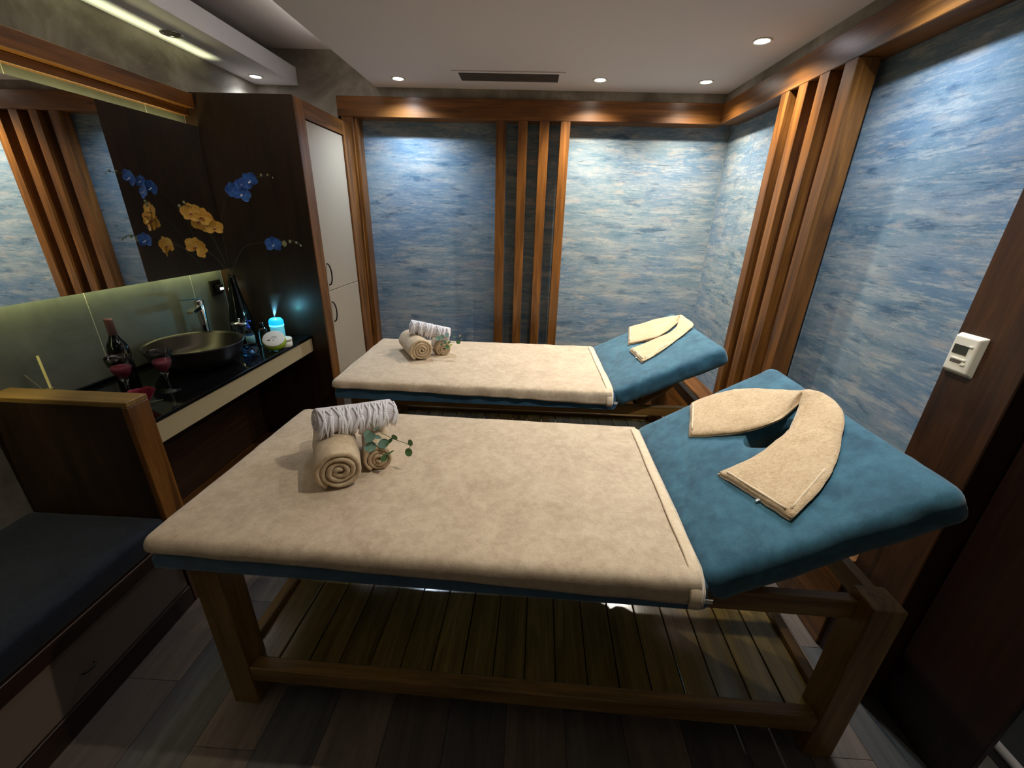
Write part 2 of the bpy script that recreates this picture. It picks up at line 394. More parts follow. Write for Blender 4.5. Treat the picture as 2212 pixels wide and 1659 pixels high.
# ------------------------------------------------------------------ lights
WARM, COOL, NEUT = (1, .92, .79), (.68, .82, 1), (.96, .95, 1)
KL = 1.0
def downlight(x, y, label, power, color, warm=True, lit=True, z=ZC, r=.028):
    t = thing('ceiling_spotlight', label, 'light', (x, y, z), group='recessed spotlights in the ceiling')
    mk('trim_ring', lathe([(r, -.001), (r+.012, -.005), (r+.016, -.001), (r+.014, 0), (r, 0)], (x, y, z), 28, closed=True), 'chrome' if not lit else 'white_plastic', t, True)
    mk('lamp', lathe([(.0, -.0015), (r, -.003), (r, .0)], (x, y, z), 24), ('lamp_warm' if warm else 'lamp_cool') if lit else 'lamp_off', t)
    if lit:
        light('spot', 'SPOT', (x, y, z-.012), power*KL, color, t, spot_size=radians(138), spot_blend=1.0, shadow_soft_size=.016)
downlight(-.87, 3.05, 'bright cool white recessed spotlight above the blue panel at left, left of the air vent', 30, COOL, False)
downlight(.375, 3.0, 'bright warm recessed spotlight just right of the air vent', 40, WARM)
downlight(1.005, 3.0, 'bright warm recessed spotlight in the ceiling corner by the beams', 34, WARM)
downlight(1.02, 2.385, 'large bright recessed spotlight nearest the camera above the right wall slats', 38, (1, .92, .8), False)
downlight(1.02, 1.63, 'cool recessed spotlight above the near table, out of frame beside the right wall', 24, COOL, False)
downlight(-1.787, 3.066, 'lit cool white spotlight at the far end of the lowered soffit', 7, (.85, .92, 1), False)
downlight(-1.787, 2.41, 'unlit round spotlight with shiny dark lens in the soffit', 0, WARM, lit=False, r=.034)
downlight(.48, 1.05, 'warm recessed spotlight above the middle of the nearest table, out of frame', 28, WARM)
downlight(.3, -.6, 'added dim warm fill light in a spotlight housing behind the camera, out of frame', 2.5, WARM)  # added fill, lifts the dark front of the room
light('hall_fill', 'POINT', (2.0, 1.0, 2.2), 14.0, (1, .93, .85), None, shadow_soft_size=.08)  # unseen lamp added to light the threshold strip and hall floor
# LED strips behind the mirror and on the beam above it
def strip(name, x, y0, y1, z, w, power, upward, color, spread=180, parent=None):
    o = light(name, 'AREA', (x, (y0+y1)/2, z), power, color, parent, shape='RECTANGLE', size=w, size_y=y1-y0, spread=radians(spread))
    if upward: o.rotation_euler = (pi, 0, 0)
    return o

# ------------------------------------------------------------------ ceiling vent
t = thing('ceiling_vent', 'long rectangular white air vent with slats set in the ceiling', 'vent', (-.17, 2.97, ZC))
mk('frame', join(boxvf(-.505, .158, 2.868, 2.893, ZC-.006, ZC), boxvf(-.505, .158, 3.052, 3.077, ZC-.006, ZC), boxvf(-.505, -.47, 2.893, 3.052, ZC-.006, ZC), boxvf(.123, .158, 2.893, 3.052, ZC-.006, ZC)), 'ceiling', t)
mk('backing', boxvf(-.47, .123, 2.893, 3.052, ZC-.0015, ZC-.0005), 'vent_dark', t)
for i in range(9):
    y = 2.899+i*.0178; mk('louver', boxvf(-.47, .123, y, y+.006, ZC-.005, ZC-.0015), 'vent_dark', t)

# ------------------------------------------------------------------ massage tables
def table(label, loc, rz, ang, az=.545, sh=0):
    t = thing('massage_table', label, 'massage table', loc, (0, 0, rz), 'wooden massage tables', True)
    Lh, Wh, LW = .975, .386, .085
    for sx in (-1, 1):
        for sy in (-1, 1):
            x0, x1 = sorted((sx*Lh, sx*(Lh-LW))); y0, y1 = sorted((sy*Wh, sy*(Wh-LW)))
            bx('leg', (x0, x1, y0, y1, 0, .635 if sx > 0 else .624), 'table_woodZ', t, .003)
    for sy in (-1, 1):
        y0, y1 = sorted((sy*(Wh-.048), sy*(Wh-.078)))
        bx('apron', (-Lh+LW, Lh-LW, y0, y1, az if sy < 0 else .598, .612 if sy < 0 else .624), 'table_woodX', t, .002)
        y0, y1 = sorted((sy*(Wh-.012), sy*(Wh-.045)))
        bx('shelf_rail', (-Lh+LW, Lh-LW, y0-(.01 if sy < 0 else 0), y1+(.01 if sy > 0 else 0), .115+sh, .178+sh), 'table_woodX', t, .004)
    for sx in (-1, 1):
        x0, x1 = sorted((sx*(Lh-.01), sx*(Lh-.045)))
        bx('end_apron', (x0, x1, -Wh+LW, Wh-LW, .56, .622), 'table_woodY', t, .002)
        bx('shelf_end_rail', (x0, x1, -Wh+LW, Wh-LW, .115+sh, .178+sh), 'table_woodY', t, .003)
    n = 18; X0, X1 = -Lh+.046, Lh-.046; w = (X1-X0)/n
    for i in range(n):
        g = random.uniform(.0012, .003); a = X0+i*w
        yy = Wh-.05
        bx('shelf_slat', (a+g, a+w-g, -yy+.001, yy-.001, .138+sh, .153+sh+random.uniform(0, .0015)), 'shelf_wood', t, .0015)
    # flat cushion
    def d1(p, n_):
        k = .0025*nz3(p, 9, 1)+.0015*nz3(p, 30, 2)
        if n_.z < -.5: k = 0
        P = p+n_*k
        if P.z < .645:
            if abs(P.y) > .38: P.y = math.copysign(.409, P.y)
            if P.x < -1.02: P.x = -1.047
            if P.y > .1: P.z += .055*(P.y-.1)/.31
        return P
    o = mk('flat_cushion', rbox(-1.050, .462, -.411, .411, .617, .712, .026, 30, 14, 3, disp=d1), 'teal_side', t, True)
    # back rest
    ca, sa = cos(ang), sin(ang); H0 = Vector((.425, 0, .714))
    def tr(p): return H0+Vector((p.x*ca-p.z*sa, p.y, p.x*sa+p.z*ca))
    hc = (.395, .028); ha = (.088, .062)
    def d2(p, n_):
        k = .003*nz3(p, 8, 3)+.0012*nz3(p, 34, 4)
        e = sqrt(((p.x-hc[0])/ha[0])**2+((p.y-hc[1])/ha[1])**2)
        if p.z > -.02:
            k -= .010*math.exp(-max(e-1, 0)*2.2)
            th = math.atan2(p.y-hc[1], p.x-hc[0]); k += .0035*sin(th*9+2*nz3(p, 12, 5))*math.exp(-max(e-1, 0)*1.1)*min(1, e*.6)
            k += .0035*math.exp(-((p.x-.10-.22*p.y)/.012)**2)*(1 if -.1 < p.y < .3 else 0)*-1
        elif n_.z > -.5: k += .003*sin(p.x*46+3*nz3(p, 7, 6))*(.5+nz3(p, 5, 8))
        return p+n_*k
    v, f = rbox(0, .60, -.412, .412, -.102, 0, .036, 44, 44, 3, disp=d2)
    o = mk('back_rest', (v, f), 'teal', t, True, 'raised teal head section with a face hole')
    cv, cf = lathe([(1, -.2), (1, .1)], (0, 0, 0), 40)
    cu = mk('cutter', ([(hc[0]+a[0]*ha[0], hc[1]+a[1]*ha[1], a[2]) for a in cv], cf), 'black')
    off = o.parent; o.parent = None; fixn(o); fixn(cu)
    bo = o.modifiers.new('b', 'BOOLEAN'); bo.object = cu; bo.operation = 'DIFFERENCE'; bo.solver = 'EXACT'
    dg = bpy.context.evaluated_depsgraph_get(); me = bpy.data.meshes.new_from_object(o.evaluated_get(dg))
    o.modifiers.clear(); o.data = me; bpy.data.objects.remove(cu); o.parent = off
    me.materials.clear(); me.materials.append(M['teal'])
    for pl in me.polygons: pl.material_index = 0; pl.use_smooth = True
    for vv in me.vertices: vv.co = tr(vv.co)
    me.update()
    # board under the back rest, struts, brackets
    v, f = boxvf(.04, .56, -.33, .33, -.118, -.104); mk('support_board', ([tr(Vector(p)) for p in v], f), 'table_woodY', t)
    for sy in (-1, 1):
        yv = sy*.27
        A = tr(Vector((.40, yv, -.12))); B = Vector((.60, yv, .585))
        mk('strut', xf(tube([A, A.lerp(B, .5)+Vector((.012, 0, -.01)), B], [.021, .021, .021], 4), lambda p: p), 'table_woodX', t)
        mk('bracket', tube([tr(Vector((.22, yv+.03, -.115))), Vector((.62, yv+.03, .60))], .008, 6), 'black', t)
    mk('ratchet_bar', tube([(.60, -.33, .60), (.60, .33, .60)], .012, 8), 'table_woodY', t, True)
    t['ang'] = ang
    return t, H0, ang
NEAR = ((.046, 1.208, 0), -.023, .567); FAR = ((.026, 2.398, 0), .003, .473)
t1, H0, _ = table('nearest wooden massage table with teal cushion and raised head section', *NEAR)
t2, _, _ = table('wooden massage table with teal cushion standing by the back wall', *FAR, .558, .045)

def sheet(label, T, sd, amp):
    t = thing('massage_sheet', label, 'sheet', (T[0][0], T[0][1], .714), (0, 0, T[1]), 'beige terry sheets on the massage tables', True)
    dz = -.714
    def dd(p, n_):
        k = .0015+.0016*nz3(p, 6, sd)+.0010*nz3(p, 22, sd+1)
        side = max(0, (.70-p.z)/.05)
        if n_.z > .6 and abs(p.y) < .33:
            k += .0018*max(0, nz3(Vector((p.x*1.2, p.y*7, 0)), 2.2, sd+3))
        if side > 0 or n_.z < .9:
            k += amp*(.4+min(side, 1))*(.5+.5*sin(p.x*34+p.z*60+4*nz3(p, 3, sd+5)))*(.4+.6*abs(nz3(p, 4, sd+6)))
        P = p+n_*k
        P.z += .006*nz3(Vector((p.x, p.y, 0)), 5, sd+7)*(1 if p.z < .684 else 0)*.6-min(1, max(0, (.704-p.z)/.022))*(.034*(max(0, p.x+1.05)/1.48)**1.3-.002)
        return Vector((P.x, P.y, P.z+dz))
    xe = .428
    v, f = rbox(-1.058, .48, -.418, .418, .598, .720, .030, 60, 34, 2, keep=lambda c: c[0] < xe and c[2] > .682, disp=dd, ex=(xe,), ez=(.682, .686, .690, .696))
    o = mk('sheet', (v, f), 'sheet', t, True); so = o.modifiers.new('s', 'SOLIDIFY'); so.thickness = .003; so.offset = 1
    # folded hem at the hinge: two flattened bands following the section
    sec = [(-.4225, .645), (-.4230, .664), (-.417, .69), (-.395, .708), (-.37, .7185)]+[(-.37+.74*i/14, .7205+.0015*nz3((i, 0, sd), 1)) for i in range(1, 14)]+[(.37, .7185), (.395, .708), (.417, .69), (.422, .66)]
    for j, (xo, wv, th, lift) in enumerate(((.420, .017, .004, .003), (.432, .009, .003, .0015))):
        V, F = [], []
        for i, (y, z) in enumerate(sec):
            a = Vector(sec[min(i+1, len(sec)-1)])-Vector(sec[max(i-1, 0)]); nn = Vector((-a.y, a.x)).normalized()
            wob = .003*nz3((y*3, j, sd), 2.5, 9)-.012*max(0, abs(y)-.36)*(4 if y < 0 else 1)
            for k in range(8):
                an = 2*pi*k/8; dx = cos(an)*wv; dn = sin(an)*th+lift+th
                V.append((xo+wob+dx, y+nn.x*dn, z+nn.y*dn+dz))
        for i in range(len(sec)-1):
            for k in range(8): F.append((i*8+k, i*8+(k+1) % 8, (i+1)*8+(k+1) % 8, (i+1)*8+k))
        F += [tuple(range(8)), tuple((len(sec)-1)*8+k for k in range(8))[::-1]]
        fixn(mk('hem', (V, F), 'hem', t, True))
    mk('care_tag', boxvf(.443, .462, -.421, -.4195, .655+dz, .668+dz), 'label_white', t)
    return t
sheet('wide beige terry sheet stretched over the nearest massage table', NEAR, 1, .004)
sheet('beige terry sheet with soft folds over the massage table by the back wall', FAR, 20, .018)

# ------------------------------------------------------------------ towels laid on the back rests
def vtowel(label, T, pairs, apex, hmax, sd):
    (cx, cy, _), a, ang = T
    R = Matrix.Rotation(a, 3, 'Z') @ Matrix.Rotation(-ang, 3, 'Y')
    O = Vector((cx, cy, 0)) + Matrix.Rotation(a, 3, 'Z') @ Vector((.425, 0, .714))
    t = thing('folded_towel', label, 'towel', O, R.to_euler(), 'towels draped over the head sections', True)
    inn = catmull([(p[0][0], p[0][1], 0) for p in pairs], 6); out = catmull([(p[1][0], p[1][1], 0) for p in pairs], 6)
    ns = len(inn); nw = 22; na = apex*6
    def layer(name, base, th, shift, mat, cut=0):
        V, F = [], []
        rng = list(range(cut, ns-cut))
        for i in rng:
            A, B = inn[i], out[i]; bumpz = hmax*math.exp(-((i-na)/7.5)**2)
            row = []
            for j in range(nw+1):
                s = j/nw; P = A.lerp(B, s)+Vector((shift, -shift*.5, 0)); cr = (1-abs(2*s-1)**7)
                endf = min(1, min(i-cut, ns-1-cut-i)/1.5+.35)
                h = base+th*cr*endf+bumpz*(.25+.75*(1-s)**.8 if s < .9 else .4)*cr
                h += .0035*nz3((P.x, P.y, 0), 14, sd)+.0016*nz3((P.x, P.y, 0), 60, sd+1)+.0035*max(0, nz3((P.x*2.2, P.y*1.1, 0), 9, sd+2))
                row.append((P.x+.0025*nz3((P.x, P.y, 1), 30, sd), P.y+.0025*nz3((P.x, P.y, 2), 30, sd), max(h, .003)))
            V += row; V += [(x, y, base*.9+bumpz*.35*(1-j/nw)+.0005) for j, (x, y, z) in enumerate(row)]
        w = (nw+1)*2; n_ = len(rng)
        for i in range(n_-1):
            for j in range(nw):
                F.append((i*w+j, (i+1)*w+j, (i+1)*w+j+1, i*w+j+1))
                F.append((i*w+nw+1+j, i*w+nw+2+j, (i+1)*w+nw+2+j, (i+1)*w+nw+1+j))
            F.append((i*w, i*w+nw+1, (i+1)*w+nw+1, (i+1)*w)); F.append((i*w+nw, (i+1)*w+nw, (i+1)*w+2*nw+1, i*w+2*nw+1))
        for i in (0, n_-1):
            for j in range(nw): F.append((i*w+j, i*w+j+1, i*w+nw+2+j, i*w+nw+1+j))
        return fixn(mk(name, (V, F), mat, t, True))
    layer('towel_under_layer', .003, .006, -.006, 'hem')
    layer('towel_layer', .011, .010, 0, 'terry', 0)
    # hem seams along both ends and the last side
    def seam(A, B, d):
        pts = [A.lerp(B, k/10)+Vector((0, 0, .0205+.001*nz3((k, sd, 0), .7))) for k in range(1, 10)]
        pts = [p+d for p in pts]
        mk('hem', xf(tube(pts, .0038, 6), lambda p: Vector((p.x, p.y, p.z))), 'hem', t, True)
    e0 = (inn[1]-inn[0]).normalized()*.012; e1 = (inn[-2]-inn[-1]).normalized()*.012
    seam(inn[0], out[0], e0); seam(inn[-1], out[-1], e1)
    k_ = len(out)-13; seam(out[k_]+(inn[k_]-out[k_])*.05, out[-1]+(inn[-1]-out[-1])*.05, Vector((0, 0, -.004)))
    mk('care_tag', boxvf(inn[-1].lerp(out[-1], .62).x-.012, inn[-1].lerp(out[-1], .62).x+.004, inn[-1].lerp(out[-1], .62).y-.004, inn[-1].lerp(out[-1], .62).y+.004, .008, .0095), 'label_white', t)
    return t
nearp = [((.179, .172), (.256, .38)), ((.25, .117), (.325, .375)), ((.34, .066), (.415, .335)), ((.43, .050), (.486, .262)), ((.495, .070), (.545, .165)),
         ((.538, .088), (.580, .108)), ((.512, .062), (.600, .075)), ((.475, .025), (.598, .02)), ((.437, -.013), (.574, -.055)), ((.37, -.045), (.52, -.13)), ((.295, -.067), (.44, -.225)), ((.24, -.072), (.355, -.290)), ((.188, -.072), (.269, -.334))]
vtowel('large beige towel folded in a V on the nearest table head section', NEAR, nearp, 5, .030, 3)
farp = [((.225, .137), (.298, .445)), ((.314, .087), (.385, .405)), ((.378, .055), (.45, .39)), ((.45, .077), (.50, .35)), ((.52, .12), (.55, .285)),
        ((.572, .165), (.592, .205)), ((.548, .13), (.600, .17)), ((.50, .06), (.602, .09)), ((.45, .033), (.59, .0)), ((.38, .027), (.52, -.06)), ((.30, .035), (.42, -.125)), ((.24, .045), (.31, -.185)), ((.212, .045), (.226, -.213))]
vtowel('smaller beige towel folded in a V on the far table head section', FAR, farp, 5, .026, 13)

# ------------------------------------------------------------------ rolled towels
def roll_towel(name, label, group, loc, rz, R, L, turns, mat, sx=1.0, sz=1.0, sd=0, tail=True, wob=.004, rx=0, cone=.10):
    t = thing(name, label, 'towel', loc, (rx, 0, rz), group, True)
    th = R/(turns+.35); n = int(turns*30); V, F = [], []
    prof = []
    for k in range(7): a = -pi/2+pi*k/6; prof.append((1, L/2-th*.48+cos(a)*th*.48, sin(a)*.48))     # far end cap
    for k in range(7): a = pi/2+pi*k/6; prof.append((-1, -L/2+th*.48+cos(a)*th*.48, sin(a)*.48))
    # subdivide the long outer face
    top = [(0, L/2-th*.5-(L-th)*k/10, .48) for k in range(1, 10)]; bot = [(0, -L/2+th*.5+(L-th)*k/10, -.48) for k in range(1, 10)]
    prof = prof[:7]+top+prof[7:]+bot; m_ = len(prof)
    for i in range(n+1):
        th_ = 2*pi*turns*i/n; r = th*.30+th*(th_/(2*pi)); ang = th_-2*pi*turns-pi*.72
        jit = wob*sin(th_*1.7+sd)+wob*.6*nz3((cos(ang)*r*30, sin(ang)*r*30, sd), 1)+(cone*r)
        for (e, ay, dr_) in prof:
            rr = r+dr_*th*.98+.0018*nz3((cos(ang)*r*40, ay*22, sin(ang)*r*40), 1, sd)+(.0025*nz3((ang*1.3, ay*9, i/n*3), 1.1, sd+2) if r > R*.8 else 0)
            sg = 1 if ay > 0 else -1
            V.append((rr*cos(ang)*sx, ay-sg*jit*.6*min(1, abs(ay)/(L*.4)), rr*sin(ang)*sz))
    for i in range(n):
        for k in range(m_): F.append((i*m_+k, i*m_+(k+1) % m_, (i+1)*m_+(k+1) % m_, (i+1)*m_+k))
    F += [tuple(range(m_)), tuple(n*m_+k for k in range(m_))[::-1]]
    fixn(mk('rolled_cloth', (V, F), mat, t, True))
    return t
def tassels(t, R, L, n, sd, sx, sz, reach=1.0):
    rnd = random.Random(sd)
    for i in range(n):
        x = -L/2+.012+(L-.02)*(i+.5)/n
        parts = []
        a0 = radians(rnd.uniform(62, 84)); lean = rnd.uniform(-.012, .014); kn = None
        knotang = radians(rnd.uniform(18, 42))
        for s in (-1, 1):                                   # two cords meet in a knot
            path = []
            for k in range(6):
                u = k/5; a = a0+(knotang-a0)*u
                path.append((x+s*.008*(1-u)+lean*u, -cos(a)*(R*sx+.004), sin(a)*(R*sz+.004)))
            parts.append(tube(path, [.0030+.0003*k for k in range(6)], 5)); kn = path[-1]
        parts.append(lathe([(.0005, -.0045), (.0055, -.002), (.006, .001), (.0035, .0042), (.0005, .005)], kn, 8))
        for s in range(4):                                  # loose strands under the knot
            path = []; sp = rnd.uniform(-.017, .017); ln = rnd.uniform(.85, 1.45)*reach; out = rnd.uniform(.001, .009)
            for k in range(7):
                u = k/6; a = knotang-u*radians(62)*ln
                rr = R+.004+out*u
                path.append((kn[0]+sp*u+.003*sin(u*5+s+i), -cos(a)*rr*sx, sin(a)*rr*sz-.012*u*u))
            parts.append(tube(path, [.0040, .0046, .0045, .0043, .0041, .0038, .0022], 5))
        mk('tassel', join(*parts), 'fringe', t, True)
def hammam(label, loc, rz, L, R, sd, n, tilt=0):
    # roll builder makes the axis along Y, so build and turn by 90 degrees
    t = roll_towel('fringed_towel', label, 'fringed hand towels on top of the rolls', loc, rz, R, L, 3.2, 'hammam', sx=1.0, sz=1.12, sd=sd, wob=.002, cone=.42)
    for c in t.children:
        for v in c.data.vertices: v.co = Vector((v.co.y, -v.co.x, v.co.z)) if False else Vector((-v.co.y, v.co.x, v.co.z))
        c.data.update()
    t.rotation_euler = (0, tilt, rz)
    tassels(t, R, L, n, sd, 1.0, 1.12)
    return t
G1, G2 = 'large rolled towels on the massage sheets', 'small rolled towels on the massage sheets'
ZS = .722
roll_towel('rolled_towel', 'thick beige towel roll, largest, at front of nearest table stack', G1, (-.640, 1.205, ZS+.068), radians(27), .069, .31, 3.6, 'roll_terry', 1.03, .98, 1)
roll_towel('rolled_towel', 'slim beige towel roll right of the big roll on nearest table', G2, (-.527, 1.272, ZS+.046), radians(24), .047, .20, 3.2, 'roll_terry', .98, 1.02, 2)
hammam('white fringed towel roll with knotted tassels lying across the nearest rolls', (-.592, 1.270, ZS+.069*2+.026), radians(43), .285, .040, 3, 12, radians(8))
roll_towel('rolled_towel', 'thick beige towel roll lying diagonally on the far table', G1, (-.700, 2.470, ZS+.066), radians(30), .067, .29, 3.7, 'roll_terry', 1.04, .98, 4)
roll_towel('rolled_towel', 'slim beige towel roll half under the sprig on the far table', G2, (-.553, 2.540, ZS+.044), radians(24), .046, .18, 3.2, 'roll_terry', 1.02, 1.0, 5)
hammam('white fringed towel roll lying on top of the far towel rolls', (-.612, 2.500, ZS+.132+.022), radians(4), .265, .036, 8, 11, radians(11))

# ------------------------------------------------------------------ eucalyptus sprigs
def leafvf(r, pointed=0, asp=1.0):
    V, F = [(0, 0, .0)], []; n = 14
    for ring in (.5, 1.0):
        for k in range(n):
            a = 2*pi*k/n; rr = r*ring*(1+pointed*max(0, cos(a))**6)
            V.append((r*.95+rr*cos(a), rr*sin(a)*asp, r*.10*ring*ring))
    V[0] = (r*.95, 0, 0)
    for k in range(n): F.append((0, 1+k, 1+(k+1) % n)); F.append((1+k, 1+n+k, 1+n+(k+1) % n, 1+(k+1) % n))
    return V, F
def placeleaf(t, base, tip, r, mat, nrm, pointed=0, asp=1.0):
    b = Vector(base); d = (Vector(tip)-b).normalized(); n_ = Vector(nrm); n_ = (n_-d*n_.dot(d)).normalized(); s = n_.cross(d)
    v, f = leafvf(r*1.22, pointed, asp)
    V = [b+d*p[0]+s*p[1]+n_*p[2] for p in v]
    V2 = [p-n_*.0008 for p in V]; n = len(V)
    ff = list(f)+[tuple(i+n for i in g[::-1]) for g in f]
    mk('leaf', (V+V2, ff), mat, t, True)
def sprig(label, loc, stems, leaves):
    t = thing('eucalyptus_sprig', label, 'plant', loc, group='eucalyptus sprigs on the towels')
    for s in stems: mk('stem', tube(catmull(s, 4), .0011, 5), 'stem_green', t, True)
    for lf in leaves: placeleaf(t, *lf)
    return t
cn = (0, -.8, .6)
sprig('eucalyptus sprig with round green leaves tucked in the nearest towels', (-.54, 1.28, .87),
      [[(-.555, 1.28, .868), (-.500, 1.21, .872), (-.440, 1.20, .844), (-.384, 1.20, .822), (-.386, 1.195, .808)],
       [(-.555, 1.27, .855), (-.515, 1.20, .838), (-.492, 1.19, .816), (-.452, 1.17, .796)]],
      [((-.437, 1.2, .843), (-.424, 1.19, .862), .0105, 'leaf', (.1, -1, .3), .1, .9), ((-.384, 1.2, .822), (-.370, 1.19, .848), .0120, 'leaf', cn, 0, .75),
       ((-.385, 1.195, .812), (-.386, 1.19, .785), .0125, 'leaf', cn, 0, .85), ((-.440, 1.2, .844), (-.462, 1.19, .822), .0105, 'leaf', cn, .5, .5),
       ((-.455, 1.2, .832), (-.485, 1.19, .820), .0145, 'leaf_blue', cn, .2, .95), ((-.455, 1.17, .796), (-.428, 1.17, .815), .0115, 'leaf', (0, -.3, 1), .6, .35),
       ((-.452, 1.17, .796), (-.474, 1.165, .775), .0115, 'leaf', cn, .3, .8), ((-.495, 1.19, .82), (-.530, 1.18, .812), .0165, 'leaf_blue', cn, .1, .9),
       ((-.500, 1.2, .86), (-.520, 1.19, .842), .0150, 'leaf_blue', cn, .3, .85), ((-.505, 1.21, .868), (-.480, 1.2, .885), .0120, 'leaf_blue', (0, -.3, 1), .5, .6),
       ((-.505, 1.2, .85), (-.480, 1.19, .850), .0120, 'leaf_blue', (0, -.5, .8), .6, .5), ((-.53, 1.215, .862), (-.525, 1.2, .848), .0120, 'leaf_blue', cn, .2, .9)])
rs = random.Random(5); lv = []
for (x, z, r, mt) in [(-.541, .853, .0135, 'leaf_blue'), (-.484, .873, .0115, 'leaf_blue'), (-.441, .866, .0100, 'leaf_blue'), (-.415, .834, .0120, 'leaf'), (-.488, .800, .0125, 'leaf'),
                      (-.500, .833, .0120, 'leaf_blue'), (-.521, .815, .0095, 'leaf_blue'), (-.515, .862, .0110, 'leaf_blue'), (-.476, .832, .0110, 'leaf'), (-.395, .855, .0060, 'leaf_tiny'), (-.405, .875, .0045, 'leaf_tiny'), (-.462, .815, .008, 'leaf_tiny')]:
    a = rs.uniform(0, 2*pi); d = Vector((cos(a), 0, sin(a)))*r
    lv.append(((x-d.x, 2.405+rs.uniform(-.015, .01), z-d.z), (x, 2.40, z), r, mt, (rs.uniform(-.3, .3), -1, rs.uniform(.1, .6)), 0, .9))
sprig('small bunched eucalyptus sprig tucked in the far towels', (-.54, 2.43, .86),
      [[(-.56, 2.43, .868), (-.51, 2.41, .868), (-.46, 2.405, .862), (-.40, 2.40, .862)], [(-.55, 2.43, .86), (-.51, 2.41, .835), (-.46, 2.405, .83), (-.425, 2.40, .835)], [(-.52, 2.42, .85), (-.50, 2.405, .825), (-.487, 2.40, .80)]], lv)

# ------------------------------------------------------------------ tall cabinet
t = thing('tall_cabinet', 'tall dark wood cabinet with two cream doors beside the mirror', 'cabinet', (-1.585, 2.86, 0))
bx('side_panel', (XL+.002, -1.272, 2.48, 2.505, 0, 2.108), 'veneerZ', t, .001)
bx('top_panel', (XL+.002, -1.272, 2.505, 3.24, 2.085, 2.108), 'veneerY', t, .001)
bx('carcass', (XL+.002, -1.30, 2.506, 3.24, 0, 2.084), 'veneerZ', t, .001)
bx('front_stile', (-1.30, -1.268, 2.481, 2.585, 0, 2.107), 'walnutZ', t, .002)
bx('front_stile', (-1.30, -1.268, 3.085, 3.225, 0, 2.107), 'walnutZ', t, .002)
bx('top_rail', (-1.30, -1.269, 2.586, 3.084, 2.022, 2.107), 'walnutY', t, .002)
for z0, z1, hz0, hz1 in ((1.078, 2.017, 1.115, 1.245), (.06, 1.074, .878, 1.005)):
    d = bx('door', (-1.299, -1.280, 2.590, 3.080, z0, z1), 'door_cream', t, .0015)
    y = 2.625
    hp = [(-1.280, y, hz0), (-1.268, y, hz0+.004), (-1.258, y, hz0+.03), (-1.255, y, (hz0+hz1)/2), (-1.258, y, hz1-.03), (-1.268, y, hz1-.004), (-1.280, y, hz1)]
    mk('handle', tube(catmull(hp, 3), .0045, 6), 'dark_metal', d, True)

# ------------------------------------------------------------------ mirror, beam above it
t = thing('wall_mirror', 'large rectangular mirror over the vanity with glowing light behind its edges', 'mirror', (-1.83, .9, 1.58))
mk('mirror_glass', boxvf(-1.815, -1.810, -.9, 2.476, 1.215, 1.952), 'mirror', t)
mk('backing_frame', join(boxvf(-1.868, -1.8155, -.85, 2.44, 1.27, 1.31), boxvf(-1.868, -1.8155, -.85, 2.44, 1.86, 1.90)), 'mirror_back', t)
strip('led_down', -1.842, -.8, 2.45, 1.262, .02, 2.2, False, (.86, .88, .42), parent=t)
strip('led_up', -1.842, -.8, 2.45, 1.908, .02, 1.5, True, (.95, .85, .38), parent=t)
t = thing('display_beam', 'stepped walnut shelf beam running above the mirror, lit along its lower edges', 'shelf', (-1.84, .9, 2.04))
bx('upper_board', (-1.87, -1.800, -1.1, 2.478, 2.034, 2.100), 'walnutY', t, .002)
bx('lower_board', (-1.87, -1.845, -1.1, 2.478, 1.998, 2.033), 'walnutY', t, .002)
mk('led_channel', boxvf(-1.868, -1.856, -1.0, 2.0, 2.1005, 2.104), 'black', t)
strip('led_cove', -1.846, -1.0, 2.75, 2.108, .012, .9, True, (.88, .88, .5), 34, parent=t)
# unseen fill strip added to brighten the slot above the main ceiling edge
strip('slot_fill', -1.16, -.8, 3.0, 2.40, .03, 5, True, (1, .97, .93), 160)

# ------------------------------------------------------------------ vanity
t = thing('vanity_counter', 'wall hung black stone vanity counter with a cream front panel', 'counter', (-1.62, 1.9, .7))
bx('stone_top', (-1.868, -1.366, 1.299, 2.476, .800, .818), 'granite', t, .002)
bx('backsplash', (-1.869, -1.855, 1.299, 2.476, .8185, .835), 'granite', t, .001)
bx('front_panel', (-1.390, -1.370, 1.30, 2.474, .715, .798), 'cream', t, .002)
bx('underside', (-1.868, -1.392, 1.30, 2.474, .72, .740), 'veneerY', t, .001)
t = thing('wooden_plinth', 'dark wood platform and back panel under the vanity counter', 'plinth', (-1.62, 1.9, 0))
bx('back_panel', (-1.868, -1.80, 1.30, 2.476, .10, .715), 'veneerY', t, .001)
bx('platform', (-1.868, -1.37, 1.30, 2.476, 0, .099), 'walnutY', t, .002)
# half wall
t = thing('partition_wall', 'low dark wood half wall between the bench and the vanity', 'partition', (-1.63, 1.255, 0))
bx('panel', (-1.898, -1.385, 1.215, 1.297, 0, .905), 'veneerZ', t, .001)
bx('end_cap', (-1.384, -1.36, 1.213, 1.298, 0, .905), 'walnutZ', t, .002)
bx('top_cap', (-1.898, -1.36, 1.213, 1.298, .906, .925), 'table_woodX', t, .002)

